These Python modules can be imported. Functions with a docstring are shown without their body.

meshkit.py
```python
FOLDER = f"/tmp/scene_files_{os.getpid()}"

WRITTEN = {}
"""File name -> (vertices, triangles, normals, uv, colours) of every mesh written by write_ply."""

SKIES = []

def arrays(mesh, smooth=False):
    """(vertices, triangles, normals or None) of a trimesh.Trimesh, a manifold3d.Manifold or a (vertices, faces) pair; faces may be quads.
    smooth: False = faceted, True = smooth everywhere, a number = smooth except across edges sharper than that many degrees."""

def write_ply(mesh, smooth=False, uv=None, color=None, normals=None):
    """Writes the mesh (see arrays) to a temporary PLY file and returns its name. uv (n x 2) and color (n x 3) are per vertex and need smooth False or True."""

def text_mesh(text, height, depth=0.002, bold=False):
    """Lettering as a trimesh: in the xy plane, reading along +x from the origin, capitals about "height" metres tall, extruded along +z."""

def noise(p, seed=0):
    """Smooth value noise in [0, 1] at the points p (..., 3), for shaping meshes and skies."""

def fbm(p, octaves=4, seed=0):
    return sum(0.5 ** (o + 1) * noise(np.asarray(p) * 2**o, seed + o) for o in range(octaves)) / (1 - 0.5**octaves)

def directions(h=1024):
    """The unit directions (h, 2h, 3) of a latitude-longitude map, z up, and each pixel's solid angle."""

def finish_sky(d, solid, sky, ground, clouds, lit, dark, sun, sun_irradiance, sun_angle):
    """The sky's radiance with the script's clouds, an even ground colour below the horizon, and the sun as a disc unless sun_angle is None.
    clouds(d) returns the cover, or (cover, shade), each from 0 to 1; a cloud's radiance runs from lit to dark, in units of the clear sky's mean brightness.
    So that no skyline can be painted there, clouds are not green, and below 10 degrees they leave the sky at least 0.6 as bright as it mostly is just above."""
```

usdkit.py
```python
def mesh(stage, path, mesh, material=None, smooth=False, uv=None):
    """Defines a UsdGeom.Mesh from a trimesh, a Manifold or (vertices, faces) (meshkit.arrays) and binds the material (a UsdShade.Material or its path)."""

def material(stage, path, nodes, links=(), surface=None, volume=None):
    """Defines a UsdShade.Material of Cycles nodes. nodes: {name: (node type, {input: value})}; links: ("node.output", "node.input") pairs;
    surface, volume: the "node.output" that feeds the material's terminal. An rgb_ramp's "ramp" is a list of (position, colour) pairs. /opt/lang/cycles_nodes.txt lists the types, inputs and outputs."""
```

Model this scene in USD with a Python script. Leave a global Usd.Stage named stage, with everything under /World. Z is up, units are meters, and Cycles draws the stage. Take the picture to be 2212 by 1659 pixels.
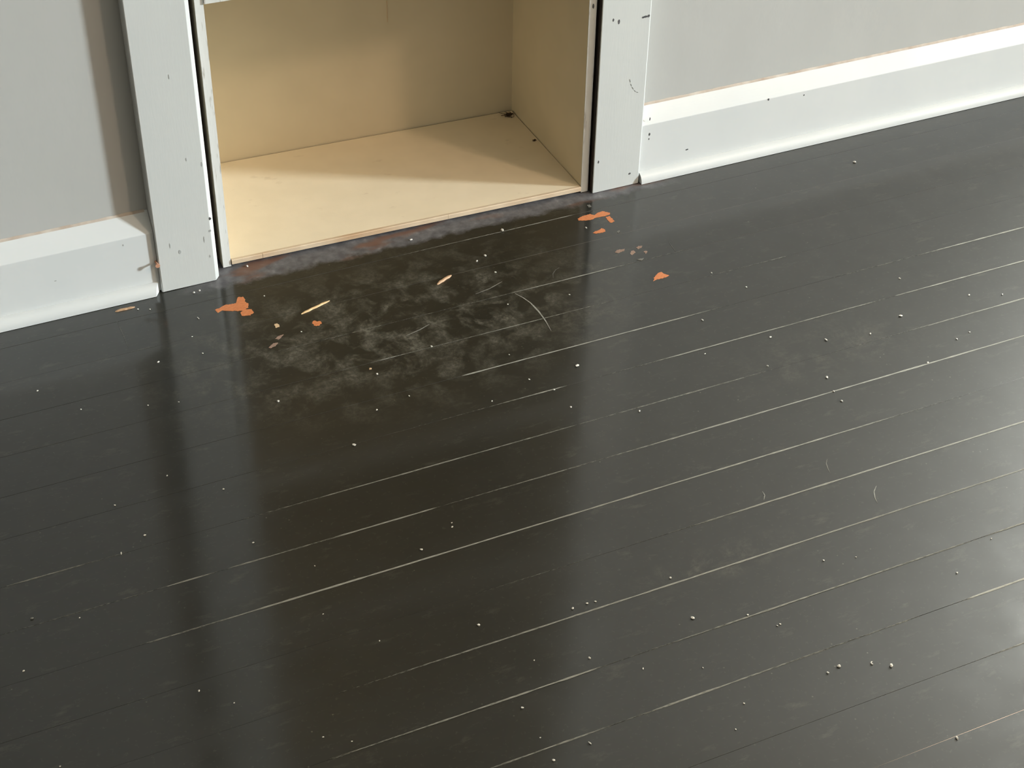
import math, random
import numpy as np, trimesh, usdkit, meshkit
from shapely.geometry import Polygon, LineString
from pxr import Usd, UsdGeom, UsdLux, Gf, Sdf

stage = Usd.Stage.CreateInMemory()
UsdGeom.SetStageUpAxis(stage, 'Z'); UsdGeom.SetStageMetersPerUnit(stage, 1.0)
world = UsdGeom.Xform.Define(stage, '/World'); stage.SetDefaultPrim(world.GetPrim())
UsdGeom.Scope.Define(stage, '/World/Looks')

# ------------------------------------------------------------------ camera, lamps, exposure
EXPOSURE = 0.0
RIGHT, DOWN, FWD = ((0.90884431, -0.41676547, 0.01756591), (-0.24499449, -0.56739672, -0.78615435), (0.33760883, 0.71018836, -0.61778052))
EYE = (-0.4616007, -2.480278, 1.701715)
cam = UsdGeom.Camera.Define(stage, '/World/camera')
cam.CreateHorizontalApertureAttr(36.0); cam.CreateVerticalApertureAttr(27.0)
cam.CreateFocalLengthAttr(36.0 * 3526.63 / 2212); cam.CreateExposureAttr(EXPOSURE); cam.CreateClippingRangeAttr((0.05, 100.0))
cam.AddTransformOp().Set(Gf.Matrix4d(*RIGHT, 0, *(-x for x in DOWN), 0, *(-x for x in FWD), 0, *EYE, 1))

ROOM_X0, ROOM_X1, ROOM_Y0, ROOM_H = -3.0, 4.0, -5.5, 3.4
WIN_A = dict(y=-1.65, z=1.70, w=1.90, h=2.40)        # wide window in the right wall: low hazy sun rakes through it along the cupboard wall
WIN_C = dict(x=3.11, z=1.28, w=0.96, h=1.84)        # window further along the closet wall: its sheen lies on the floor
def rect_light(name, loc, rot, w, h, power, color):
    l = UsdLux.RectLight.Define(stage, '/World/' + name)
    l.CreateWidthAttr(w); l.CreateHeightAttr(h); l.CreateIntensityAttr(power); l.CreateColorAttr(Gf.Vec3f(*color))
    l.AddTranslateOp().Set(loc); l.AddRotateXYZOp().Set(rot)
    return l
sky = UsdLux.DomeLight.Define(stage, '/World/sky')     # even bright haze outside the windows
sky.CreateIntensityAttr(0.5); sky.CreateColorAttr(Gf.Vec3f(0.92, 0.97, 1.0))
SUN_AZ, SUN_EL = 27.5, 14.5                         # degrees off the cupboard wall, and above the horizon
sun = UsdLux.DistantLight.Define(stage, '/World/sun')
sun.CreateAngleAttr(4.6); sun.CreateIntensityAttr(198.0); sun.CreateColorAttr(Gf.Vec3f(0.84, 0.95, 1.0))
s_ = np.array([math.cos(math.radians(SUN_EL)) * math.cos(math.radians(SUN_AZ)), -math.cos(math.radians(SUN_EL)) * math.sin(math.radians(SUN_AZ)), math.sin(math.radians(SUN_EL))])
u_ = np.cross((0, 0, 1), s_); u_ /= np.linalg.norm(u_); v_ = np.cross(s_, u_)
sun.AddTransformOp().Set(Gf.Matrix4d(*map(float, u_), 0, *map(float, v_), 0, *map(float, s_), 0, 0, 0, 0, 1))
rect_light('daylight_far_window', (WIN_C['x'], 0.10, WIN_C['z']), (-90, 0, 0), WIN_C['w'], WIN_C['h'], 56.0, (0.97, 1.0, 0.93))
lamp = UsdLux.SphereLight.Define(stage, '/World/ceiling_lamp_light')
lamp.CreateRadiusAttr(0.19); lamp.CreateIntensityAttr(98.0); lamp.CreateColorAttr(Gf.Vec3f(1.0, 0.74, 0.52))
lamp.AddTranslateOp().Set((2.9, -3.0, 3.1))

# ------------------------------------------------------------------ positions measured on the floor (metres)
PATCHES = {"o1": [[0.0723, -0.1191], [0.0816, -0.1193], [0.0896, -0.1133], [0.112, -0.1153], [0.12, -0.0996], [0.1289, -0.1015], [0.1305, -0.1099], [0.1275, -0.1162], [0.1315, -0.1256], [0.1273, -0.137], [0.1202, -0.1396], [0.1322, -0.1448], [0.1318, -0.1559], [0.1242, -0.1601], [0.1099, -0.1558], [0.1107, -0.1468], [0.1166, -0.1411], [0.0938, -0.1339], [0.0814, -0.1268], [0.0739, -0.131]], "o2": [[0.2176, -0.2225], [0.2224, -0.2208], [0.2258, -0.226], [0.231, -0.2264], [0.2305, -0.2336], [0.2246, -0.2384], [0.2188, -0.2341]], "o3": [[0.8011, -0.1036], [0.8141, -0.0993], [0.831, -0.0982], [0.8365, -0.1055], [0.8466, -0.0999], [0.8585, -0.0983], [0.8692, -0.1095], [0.8642, -0.114], [0.8553, -0.1152], [0.8361, -0.1135], [0.8237, -0.1165], [0.8103, -0.1141], [0.7999, -0.1096]], "o4": [[0.854, -0.1212], [0.8621, -0.1197], [0.8635, -0.14], [0.854, -0.1424], [0.853, -0.1338]], "o5": [[0.8058, -0.1606], [0.8122, -0.1569], [0.8216, -0.1561], [0.828, -0.1524], [0.8326, -0.1576], [0.8307, -0.1648], [0.8227, -0.1646], [0.8103, -0.1641]], "o6": [[0.8359, -0.3483], [0.8432, -0.3381], [0.8548, -0.3297], [0.8618, -0.3298], [0.8642, -0.3367], [0.8693, -0.3434], [0.8631, -0.3467], [0.8519, -0.3478], [0.8442, -0.346]], "t1": [[0.1613, -0.2104], [0.1592, -0.214], [0.1564, -0.2152], [0.1543, -0.2135], [0.1539, -0.2096], [0.1553, -0.2054], [0.1579, -0.2029], [0.1604, -0.2032], [0.1618, -0.2062]], "p1": [[0.1434, -0.2452], [0.1514, -0.2397], [0.1588, -0.2392], [0.1535, -0.246], [0.146, -0.2499]], "p2": [[0.1245, -0.2656], [0.1357, -0.2562], [0.1434, -0.2578], [0.1373, -0.264], [0.1281, -0.2672]], "p3": [[0.8142, -0.2365], [0.8204, -0.2314], [0.832, -0.2332], [0.8363, -0.2335], [0.8308, -0.2389], [0.8194, -0.2402]], "p4": [[0.8384, -0.2514], [0.8439, -0.2445], [0.8489, -0.2451], [0.8473, -0.2521], [0.8387, -0.2577]], "p5": [[0.8587, -0.2384], [0.8644, -0.2345], [0.871, -0.2374], [0.8646, -0.2425], [0.8596, -0.2434]], "p6": [[0.8651, -0.2566], [0.8701, -0.2541], [0.8717, -0.2594], [0.8653, -0.2629]], "g1": [[0.8493, -0.1743], [0.8572, -0.1713], [0.8566, -0.1758], [0.8502, -0.1795]], "g2": [[0.8407, -0.2739], [0.8543, -0.2751], [0.8459, -0.2807]], "g3": [[0.841, -0.0658], [0.847, -0.0667], [0.845, -0.0742], [0.8398, -0.0754]]}
SCRATCHES = {"s1": [[0.5841, -0.285], [0.592, -0.302], [0.5977, -0.3236], [0.5996, -0.3529], [0.5988, -0.3825], [0.5948, -0.414]], "s2": [[0.8507, -0.9013], [0.8433, -0.9104], [0.8393, -0.9209], [0.8364, -0.9319]], "s3": [[0.8862, -0.9872], [0.8753, -0.9967], [0.8679, -1.01], [0.865, -1.0204]], "s4": [[0.9249, -0.2446], [0.9223, -0.2624], [0.9204, -0.2787]], "s5": [[0.5181, -0.2579], [0.5483, -0.2522], [0.5783, -0.2407]], "s6": [[0.355, -0.3265], [0.3843, -0.3192], [0.4054, -0.3107]], "s7": [[-0.0961, -0.0851], [-0.0963, -0.13], [-0.0966, -0.169]], "s8": [[0.6699, -0.267], [0.6751, -0.2544], [0.6861, -0.2441], [0.6942, -0.2416]], "s9": [[0.7144, -0.9267], [0.7132, -0.9356], [0.7062, -0.9442]], "s10": [[-0.0974, -0.1831], [-0.0812, -0.1829], [-0.0545, -0.1847]]}
SPLINTERS = {"a": [[0.2081, -0.1934], [0.268, -0.1742]], "b": [[0.4649, -0.2029], [0.5004, -0.1856]], "c": [[-0.0919, -0.0562], [-0.0565, -0.0563]]}
CRUMBS = [[-0.2649, -0.2284, 0.0038], [-0.0608, -0.2308, 0.0047], [0.0926, -0.4138, 0.0061], [-0.1246, -0.5215, 0.0036], [-0.053, -0.587, 0.0036], [-0.2159, -0.5566, 0.0035], [-0.0584, -0.3499, 0.003], [-0.1067, -0.3383, 0.003], [-0.0535, -0.0658, 0.0041], [-0.034, -0.0741, 0.0033], [0.0369, -0.1336, 0.0049], [0.012, -0.1828, 0.0032], [0.0154, -0.2366, 0.0032], [0.165, -0.1143, 0.0033], [0.191, -0.2435, 0.0032], [-0.2101, -0.3054, 0.0038], [0.2636, -0.3919, 0.0055], [0.2694, -0.4097, 0.0047], [0.1691, -0.5684, 0.0059], [0.5917, -0.5234, 0.0071], [0.5, -0.5246, 0.0039], [0.5318, -0.6197, 0.0038], [0.5263, -0.5675, 0.0039], [0.4184, -0.5534, 0.0031], [0.2344, -0.4991, 0.0038], [0.3836, -0.3735, 0.0048], [0.5578, -0.311, 0.0033], [0.6732, -0.3274, 0.0034], [0.6312, -0.6747, 0.0046], [0.2386, -0.8077, 0.0035], [0.4977, -0.4486, 0.0032], [0.2971, -0.4861, 0.0031], [0.9468, -0.3683, 0.0034], [0.982, -0.434, 0.0043], [0.8562, -0.4916, 0.0058], [0.9409, -0.5838, 0.0041], [1.0266, -0.6296, 0.0065], [1.1905, -0.6214, 0.0059], [1.3449, -0.6169, 0.0043], [1.4023, -0.6399, 0.0043], [1.2747, -0.7109, 0.0033], [0.8924, -0.6531, 0.004], [0.8106, -0.5806, 0.0032], [1.1091, -0.6457, 0.0049], [1.2589, -0.5217, 0.0043], [1.1527, -0.7554, 0.0048], [0.9581, -0.7582, 0.0039], [0.9685, -0.7212, 0.0064], [0.9556, -0.7856, 0.0047], [1.2415, -0.7191, 0.0041], [1.4216, -0.1337, 0.0067], [-0.191, -0.6402, 0.0041], [-0.3804, -0.7439, 0.0052], [-0.411, -0.8374, 0.0038], [-0.202, -0.9683, 0.0037], [-0.1648, -1.0078, 0.0025], [0.0205, -0.8036, 0.0027], [-0.0474, -0.7204, 0.0034], [-0.0751, -1.1112, 0.003], [-0.2327, -0.6642, 0.0048], [-0.0007, -0.9005, 0.0026], [-0.4011, -1.0197, 0.0024], [-0.3186, -0.769, 0.0026], [0.177, -0.8346, 0.0048], [0.1938, -1.0093, 0.0046], [0.3305, -1.0337, 0.0047], [0.354, -1.033, 0.004], [0.3667, -1.0345, 0.0033], [0.3097, -1.1282, 0.0045], [0.1863, -1.1721, 0.0044], [0.2427, -1.2624, 0.0055], [0.1867, -1.2686, 0.0042], [0.4895, -1.0359, 0.0041], [0.3689, -1.1757, 0.0032], [0.2416, -0.7989, 0.0028], [0.0544, -0.9811, 0.0026], [0.2376, -1.1012, 0.0026], [-0.0429, -1.133, 0.0024], [0.1868, -1.2276, 0.0025], [0.4793, -1.1198, 0.0053], [0.555, -1.1461, 0.004], [0.583, -1.1811, 0.0027], [0.5881, -1.1803, 0.0033], [0.6205, -1.2816, 0.0058], [0.6672, -1.2956, 0.0071], [0.6879, -1.3103, 0.0058], [0.5997, -1.2855, 0.0039], [0.8844, -1.1971, 0.0035], [0.7172, -1.0953, 0.0035], [0.6939, -1.4521, 0.0056], [0.4648, -1.2859, 0.0031], [0.4313, -1.3201, 0.0025], [0.9774, -1.1578, 0.0028], [0.7656, -1.109, 0.0028], [0.4456, -1.2075, 0.0026], [0.1653, -0.011, 0.006], [0.0518, -0.0548, 0.005], [0.0626, -0.053, 0.005], [0.8013, -0.1398, 0.0062], [0.649, -0.0855, 0.008], [0.4765, -0.0471, 0.0053], [0.5839, -0.1513, 0.0061], [0.5621, -0.1622, 0.0052], [0.5788, -0.2093, 0.0043]]
JOINT_DUST = {-3: [[0.454, 0.5], [0.654, 0.7], [0.784, 0.8], [0.809, 0.2]], -2: [[0.072, 0.25], [0.221, 0.5], [0.481, 0.35], [0.586, 0.6], [0.705, 0.95], [0.764, 0.9], [0.848, 0.3], [0.918, 0.5], [0.962, 0.1]], -1: [[0.295, 0.8], [0.356, 0.5], [0.442, 0.5], [0.539, 0.7], [0.691, 0.5], [0.81, 0.1], [1.091, 0.6], [1.123, 0.1]], 0: [[0.146, 0.3], [0.203, 0.1], [0.394, 0.1], [0.403, 1], [0.695, 1], [0.833, 0.9], [0.95, 0.1], [1.115, 0.1], [1.196, 0.5], [1.341, 0.5], [1.426, 1], [1.515, 1]], 1: [[-0.169, 0.3], [-0.025, 0.2], [0.126, 0.2], [0.408, 0.4], [0.526, 0.9], [0.564, 0.2], [0.707, 0.5], [0.774, 0.9], [0.9, 0.9], [1.014, 0.7], [1.135, 0.8], [1.223, 0.2], [1.175, 0.6], [1.326, 1], [1.431, 1]], 2: [[-0.387, 0.7], [-0.307, 0.7], [-0.206, 0.3], [-0.104, 0.1], [-0.021, 0.4], [0.113, 0.7], [0.239, 0.8], [0.429, 0.7], [0.522, 0.5], [0.723, 0.7], [0.877, 0.5], [0.917, 0.1], [1.168, 0.5], [1.265, 0.8], [1.432, 1]], 3: [[-0.428, 0.4], [-0.344, 0.5], [-0.191, 0.4], [-0.183, 0.9], [-0.127, 0.8], [-0.113, 0.2], [-0.077, 0.8], [0.056, 0.5], [0.096, 0.9], [0.225, 0.9], [0.232, 0.4], [0.443, 0.7], [0.495, 0.4], [0.667, 0.9], [0.958, 1], [1.155, 1.2], [1.353, 0.9]], 4: [[-0.231, 0.7], [-0.152, 0.6], [-0.076, 0.9], [0.046, 1.1], [0.248, 1], [0.436, 0.9], [0.61, 1], [0.868, 1], [1.021, 0.6], [1.212, 0.2]], 5: [[-0.344, 0.2], [-0.266, 0.3], [-0.219, 0.1], [0.127, 0.1], [0.325, 0.45], [0.421, 0.2], [0.558, 0.4], [0.659, 0.9], [0.785, 1], [0.973, 1], [1.202, 1.1]], 6: [[-0.025, 0.3], [0.15, 0.7], [0.299, 0.8], [0.508, 1], [0.685, 1], [0.882, 0.8], [1.025, 0.8], [1.125, 0.9]], 7: [[-0.064, 0.6], [0.131, 0.8], [0.249, 0.9], [0.307, 0.9], [0.32, 0.3], [0.452, 0.6], [0.625, 0.9], [0.845, 0.7], [0.931, 0.7], [0.955, 0.3], [0.986, 0.7], [1.042, 0.9]], 8: [[0.108, 0.6], [0.2, 0.8], [0.252, 0.7], [0.296, 0.4], [0.395, 0.9], [0.5, 0.7], [0.674, 0.5], [0.76, 0.7], [0.79, 0.1], [0.863, 0.4], [0.87, 1.3], [0.963, 1.4]], 9: [[0.497, 0.1], [0.684, 0.2], [0.82, 0.4], [0.88, 0.8]]}
SPECIAL_CRUMBS = {16: ('tan plaster crumb paired with a white one at the lower left of the dusty patch', 'plaster_tan', None), 17: ('white crumb touching distance from the tan crumb in the dusty patch', 'plaster', None), 2: ('cream coloured crumb below the left end of the dusty patch', 'plaster', None), 19: ("bright white crumb on the dark reflection's right edge, below the curved scratch", 'plaster', None), 18: ('pale crumb alone on the dark boards below the middle of the dusty patch', 'plaster', None), 52: ('dull grey round blob on the boards near the left edge of the photo', 'plaster_grey', None), 0: ('white crumb on the floor just below the left baseboard, near the left edge', 'plaster', None), 1: ('white crumb where the dark streak under the left casing begins', 'plaster', None), 10: ('elongated white crumb just left of the left orange streak', 'plaster', 'long'), 84: ('curled pale paint shaving, middle of the row of three bits at lower right', 'plaster', 'curl'), 85: ('white crumb at the right end of the row of three bits at lower right', 'plaster', None), 83: ('pale crumb at the left end of the row of three bits at lower right', 'plaster', None), 70: ('pear shaped white crumb near the bottom edge, centre of the photo', 'plaster', 'long'), 98: ('upright sliver of white plaster just below the right orange streak', 'plaster', 'long'), 99: ('flat white flake on the worn grey band in front of the cupboard', 'plaster', None), 95: ("white fleck by the cupboard's left front corner, on the worn band", 'plaster', None), 37: ('white crumb alone on the bright right part of the floor, above the long dusty joint', 'plaster', None), 36: ('short upright white sliver right of centre on the grey floor', 'plaster', 'long'), 34: ('short upright white sliver below the single orange chip', 'plaster', 'long'), 89: ('short pale sliver lying along the boards in the lower right corner', 'plaster', 'long'), 59: ("pale sliver lying in a joint at the left, beside the grey blob's board", 'plaster', 'long'), 65: ('white crumb, largest of three lined up along a dusty joint, lower centre', 'plaster', None), 63: ('white crumb just above the long bright dusty joint, centre of the floor', 'plaster', None), 64: ('white crumb alone on the dark boards, lower centre left', 'plaster', None), 68: ('white crumb above a short bright dash of joint dust, lower centre', 'plaster', None), 79: ('white crumb alone on the grey boards, lower right of centre', 'plaster', None), 50: ('pale crumb near the shoe moulding of the right baseboard', 'plaster', None), 51: ('white crumb alone on the dark boards at the left, in the lower half', 'plaster', None), 69: ('thin white crumb below the lowest long joint, bottom centre', 'plaster', None), 47: ('pale bent fibre lying above a bright dusty joint at right', 'plaster', 'long'), }

# ------------------------------------------------------------------ helpers
USED = {}
def numbered(parent, name):
    k = USED.get((parent, name), 0); USED[(parent, name)] = k + 1
    return f'{parent}/{name}' + (f'_{k:03d}' if k else '')
def tag(prim, label=None, cat=None, group=None, kind=None):
    for key, v in (('label', label), ('category', cat), ('group', group), ('kind', kind)):
        if v: prim.SetCustomDataByKey(key, v)
    return prim
def xform(name, parent='/World', loc=(0, 0, 0)):
    x = UsdGeom.Xform.Define(stage, numbered(parent, name)); x.AddTranslateOp().Set(loc)
    return x.GetPrim()
def obj(name, mesh, mat, parent=None, smooth=False, at=None):
    path = numbered(str(parent.GetPath()) if parent else '/World', name)
    m = usdkit.mesh(stage, path, mesh, mat, smooth=smooth)
    if at is not None: m.AddTranslateOp().Set(at)
    return m.GetPrim()
def box(x0, x1, y0, y1, z0, z1):
    m = trimesh.creation.box((x1 - x0, y1 - y0, z1 - z0)); m.apply_translation(((x0 + x1) / 2, (y0 + y1) / 2, (z0 + z1) / 2)); return m
def cat(*ms): return trimesh.util.concatenate(ms)
def hexa(b, t):
    """A board from its four lower and four upper corners (anticlockwise from above)."""
    v = np.array(list(b) + list(t), float)
    f = [(0, 3, 2, 1), (4, 5, 6, 7), (0, 1, 5, 4), (1, 2, 6, 5), (2, 3, 7, 6), (3, 0, 4, 7)]
    return v, np.array(f)
def slab(quad, z0, z1): return hexa([(x, y, z0) for x, y in quad], [(x, y, z1) for x, y in quad])
def prism_x(profile, x0, x1, cut0=0.0, cut1=0.0):
    """A (y, z) profile run along x; cut0, cut1: how far each end is mitred back per metre of depth (-y)."""
    p = np.array(profile, float); n = len(p)
    a = np.c_[x0 + cut0 * -p[:, 0], p]; b = np.c_[x1 - cut1 * -p[:, 0], p]
    v = np.vstack([a, b]); f = []
    for i in range(n):
        j = (i + 1) % n; f += [(i, j, n + j), (i, n + j, n + i)]
    cap = trimesh.creation.triangulate_polygon(Polygon(p), engine='earcut')
    idx = [int(np.argmin(np.hypot(*(p - q).T))) for q in cap[0]]
    for t in cap[1]:
        t = [idx[k] for k in t]; f += [(t[0], t[1], t[2]), (n + t[2], n + t[1], n + t[0])]
    m = trimesh.Trimesh(v, f, process=False); m.fix_normals(); return m
def prism_z(profile, z0, z1):
    m = trimesh.creation.extrude_polygon(Polygon(profile), z1 - z0, engine='earcut'); m.apply_translation((0, 0, z0)); return m
def arc(cx, cy, rx, ry, a0, a1, n=7):
    return [(cx + rx * math.cos(math.radians(a)), cy + ry * math.sin(math.radians(a))) for a in np.linspace(a0, a1, n)]
def chip(pts, z0, z1, bevel=0.0004):
    """A thin flat chip over an outline, its rim sloping in a little."""
    q = Polygon(pts).buffer(0); q = max(getattr(q, 'geoms', [q]), key=lambda t: t.area)
    q = np.array(q.exterior.segmentize(0.0018).coords)[:-1]          # a ragged, flaked outline
    c = q.mean(0); d = meshkit.fbm(np.c_[q * 420, q[:, :1] * 0], 2, 17)[:, None] - 0.5
    g = Polygon(q + (q - c) / (np.linalg.norm(q - c, axis=1, keepdims=True) + 1e-6) * d * 0.0045).buffer(0)
    g = max(getattr(g, 'geoms', [g]), key=lambda q: q.area)
    g = g.buffer(0.0003, 2)
    return trimesh.creation.extrude_polygon(max(getattr(g, 'geoms', [g]), key=lambda q: q.area).simplify(0.0002), z1 - z0, engine='earcut').apply_translation((0, 0, z0))

# ------------------------------------------------------------------ materials
M = {}
def mat(name, nodes, links, surface='p.BSDF'):
    M[name] = usdkit.material(stage, '/World/Looks/' + name, nodes, links, surface=surface)
def paint(name, c0, c1, rough, scale=(9, 9, 3), bump=0.15, bscale=(260, 260, 26), dist=0.0006, spec=0.5, marks=None):
    """Brushed house paint: two close tones in soft clouds, brush marks as relief."""
    nodes = {'g': ('geometry', {}), 'm1': ('mapping', {'scale': scale}), 'n1': ('noise_texture', {'scale': 1.0, 'detail': 4.0}),
             'r': ('rgb_ramp', {'ramp': [(0.32, c0), (0.68, c1)]}),
             'm2': ('mapping', {'scale': bscale}), 'n2': ('noise_texture', {'scale': 1.0, 'detail': 3.0}),
             'b': ('bump', {'strength': bump, 'distance': dist}), 'p': ('principled_bsdf', {'roughness': rough, 'specular_ior_level': spec})}
    links = [('g.position', 'm1.vector'), ('m1.vector', 'n1.vector'), ('n1.fac', 'r.fac'), ('g.position', 'm2.vector'), ('m2.vector', 'n2.vector'),
             ('n2.fac', 'b.height'), ('b.normal', 'p.normal')]
    if marks:                                         # a stain colour where stretched noise passes a threshold
        mscale, lo, hi, col = marks
        nodes |= {'m3': ('mapping', {'scale': mscale}), 'n3': ('noise_texture', {'scale': 1.0, 'detail': 3.0, 'roughness': 0.6}),
                  'k': ('map_range', {'from_min': lo, 'from_max': hi, 'clamp': True}), 'x': ('mix', {'color2': col})}
        links += [('g.position', 'm3.vector'), ('m3.vector', 'n3.vector'), ('n3.fac', 'k.value'), ('k.result', 'x.fac'), ('r.color', 'x.color1'), ('x.color', 'p.base_color')]
    else:
        links += [('r.color', 'p.base_color')]
    mat(name, nodes, links)
paint('wall_paint', (0.455, 0.455, 0.435), (0.475, 0.475, 0.455), 0.55, bump=0.22, bscale=(70, 70, 45), dist=0.0008)
paint('trim_paint', (0.575, 0.59, 0.575), (0.605, 0.62, 0.60), 0.42, bump=0.16, bscale=(280, 280, 30), dist=0.0005)
paint('baseboard_paint', (0.63, 0.65, 0.645), (0.66, 0.675, 0.665), 0.38, bump=0.2, bscale=(14, 260, 260), dist=0.0005)
paint('edge_paint', (0.66, 0.66, 0.63), (0.72, 0.72, 0.69), 0.5, bump=0.3, marks=((120, 120, 16), 0.60, 0.72, (0.33, 0.30, 0.25)))
paint('cream_paint', (0.61, 0.525, 0.37), (0.64, 0.55, 0.39), 0.6, scale=(14, 14, 14), bump=0.18, bscale=(420, 420, 420), dist=0.0004)
paint('cream_floor_paint', (0.82, 0.70, 0.51), (0.86, 0.735, 0.54), 0.55, scale=(20, 20, 20), bump=0.2, bscale=(500, 500, 500), dist=0.0004,
      marks=((18, 30, 40), 0.66, 1.0, (0.48, 0.36, 0.22)))
paint('cream_edge_paint', (0.64, 0.50, 0.35), (0.70, 0.56, 0.40), 0.5, scale=(30, 30, 30), bump=0.3, bscale=(200, 200, 200), marks=((4, 8, 8), 0.52, 0.74, (0.50, 0.31, 0.17)))
paint('bare_wood', (0.11, 0.045, 0.02), (0.19, 0.085, 0.04), 0.7, scale=(160, 160, 10), bump=0.4, bscale=(300, 300, 20))
paint('old_edge', (0.014, 0.009, 0.008), (0.03, 0.018, 0.013), 0.8, scale=(90, 90, 9), marks=((140, 140, 7), 0.60, 0.75, (0.10, 0.045, 0.025)))
paint('dark_void', (0.02, 0.012, 0.008), (0.03, 0.018, 0.012), 0.8)
paint('ceiling_paint', (0.62, 0.62, 0.60), (0.64, 0.64, 0.62), 0.7)
paint('far_wall_paint', (0.40, 0.395, 0.37), (0.42, 0.415, 0.39), 0.6)
paint('plaster', (0.72, 0.70, 0.64), (0.82, 0.80, 0.74), 0.8, scale=(200, 200, 200))
paint('plaster_tan', (0.62, 0.42, 0.24), (0.70, 0.52, 0.32), 0.8, scale=(200, 200, 200))
paint('plaster_grey', (0.16, 0.165, 0.15), (0.20, 0.205, 0.19), 0.8, scale=(200, 200, 200))
paint('splinter_wood', (0.58, 0.36, 0.17), (0.74, 0.53, 0.28), 0.6, scale=(150, 150, 150))
paint('splinter_tan', (0.42, 0.25, 0.14), (0.56, 0.36, 0.21), 0.6, scale=(150, 150, 150))
paint('orange_undercoat', (0.58, 0.185, 0.065), (0.70, 0.26, 0.10), 0.55, scale=(220, 300, 220), bump=0.4)
paint('pink_undercoat', (0.24, 0.15, 0.11), (0.36, 0.25, 0.19), 0.7, scale=(260, 260, 260))
paint('grey_undercoat', (0.13, 0.125, 0.11), (0.20, 0.195, 0.17), 0.7, scale=(260, 260, 260))
paint('scratch_white', (0.18, 0.18, 0.16), (0.38, 0.38, 0.34), 0.7, scale=(400, 400, 400))
paint('scratch_faint', (0.045, 0.045, 0.04), (0.12, 0.12, 0.105), 0.7, scale=(300, 300, 300))
paint('nick_dark', (0.045, 0.045, 0.05), (0.12, 0.12, 0.12), 0.8, scale=(300, 300, 300))
paint('nick_pale', (0.34, 0.35, 0.345), (0.42, 0.43, 0.42), 0.7, scale=(300, 300, 300))
paint('caulk_tan', (0.40, 0.31, 0.24), (0.58, 0.52, 0.45), 0.7, scale=(25, 25, 25))
paint('lint_brown', (0.04, 0.025, 0.015), (0.09, 0.055, 0.03), 0.9, scale=(200, 200, 200))
paint('rust', (0.46, 0.22, 0.13), (0.58, 0.32, 0.21), 0.6, scale=(400, 400, 400))

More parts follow.
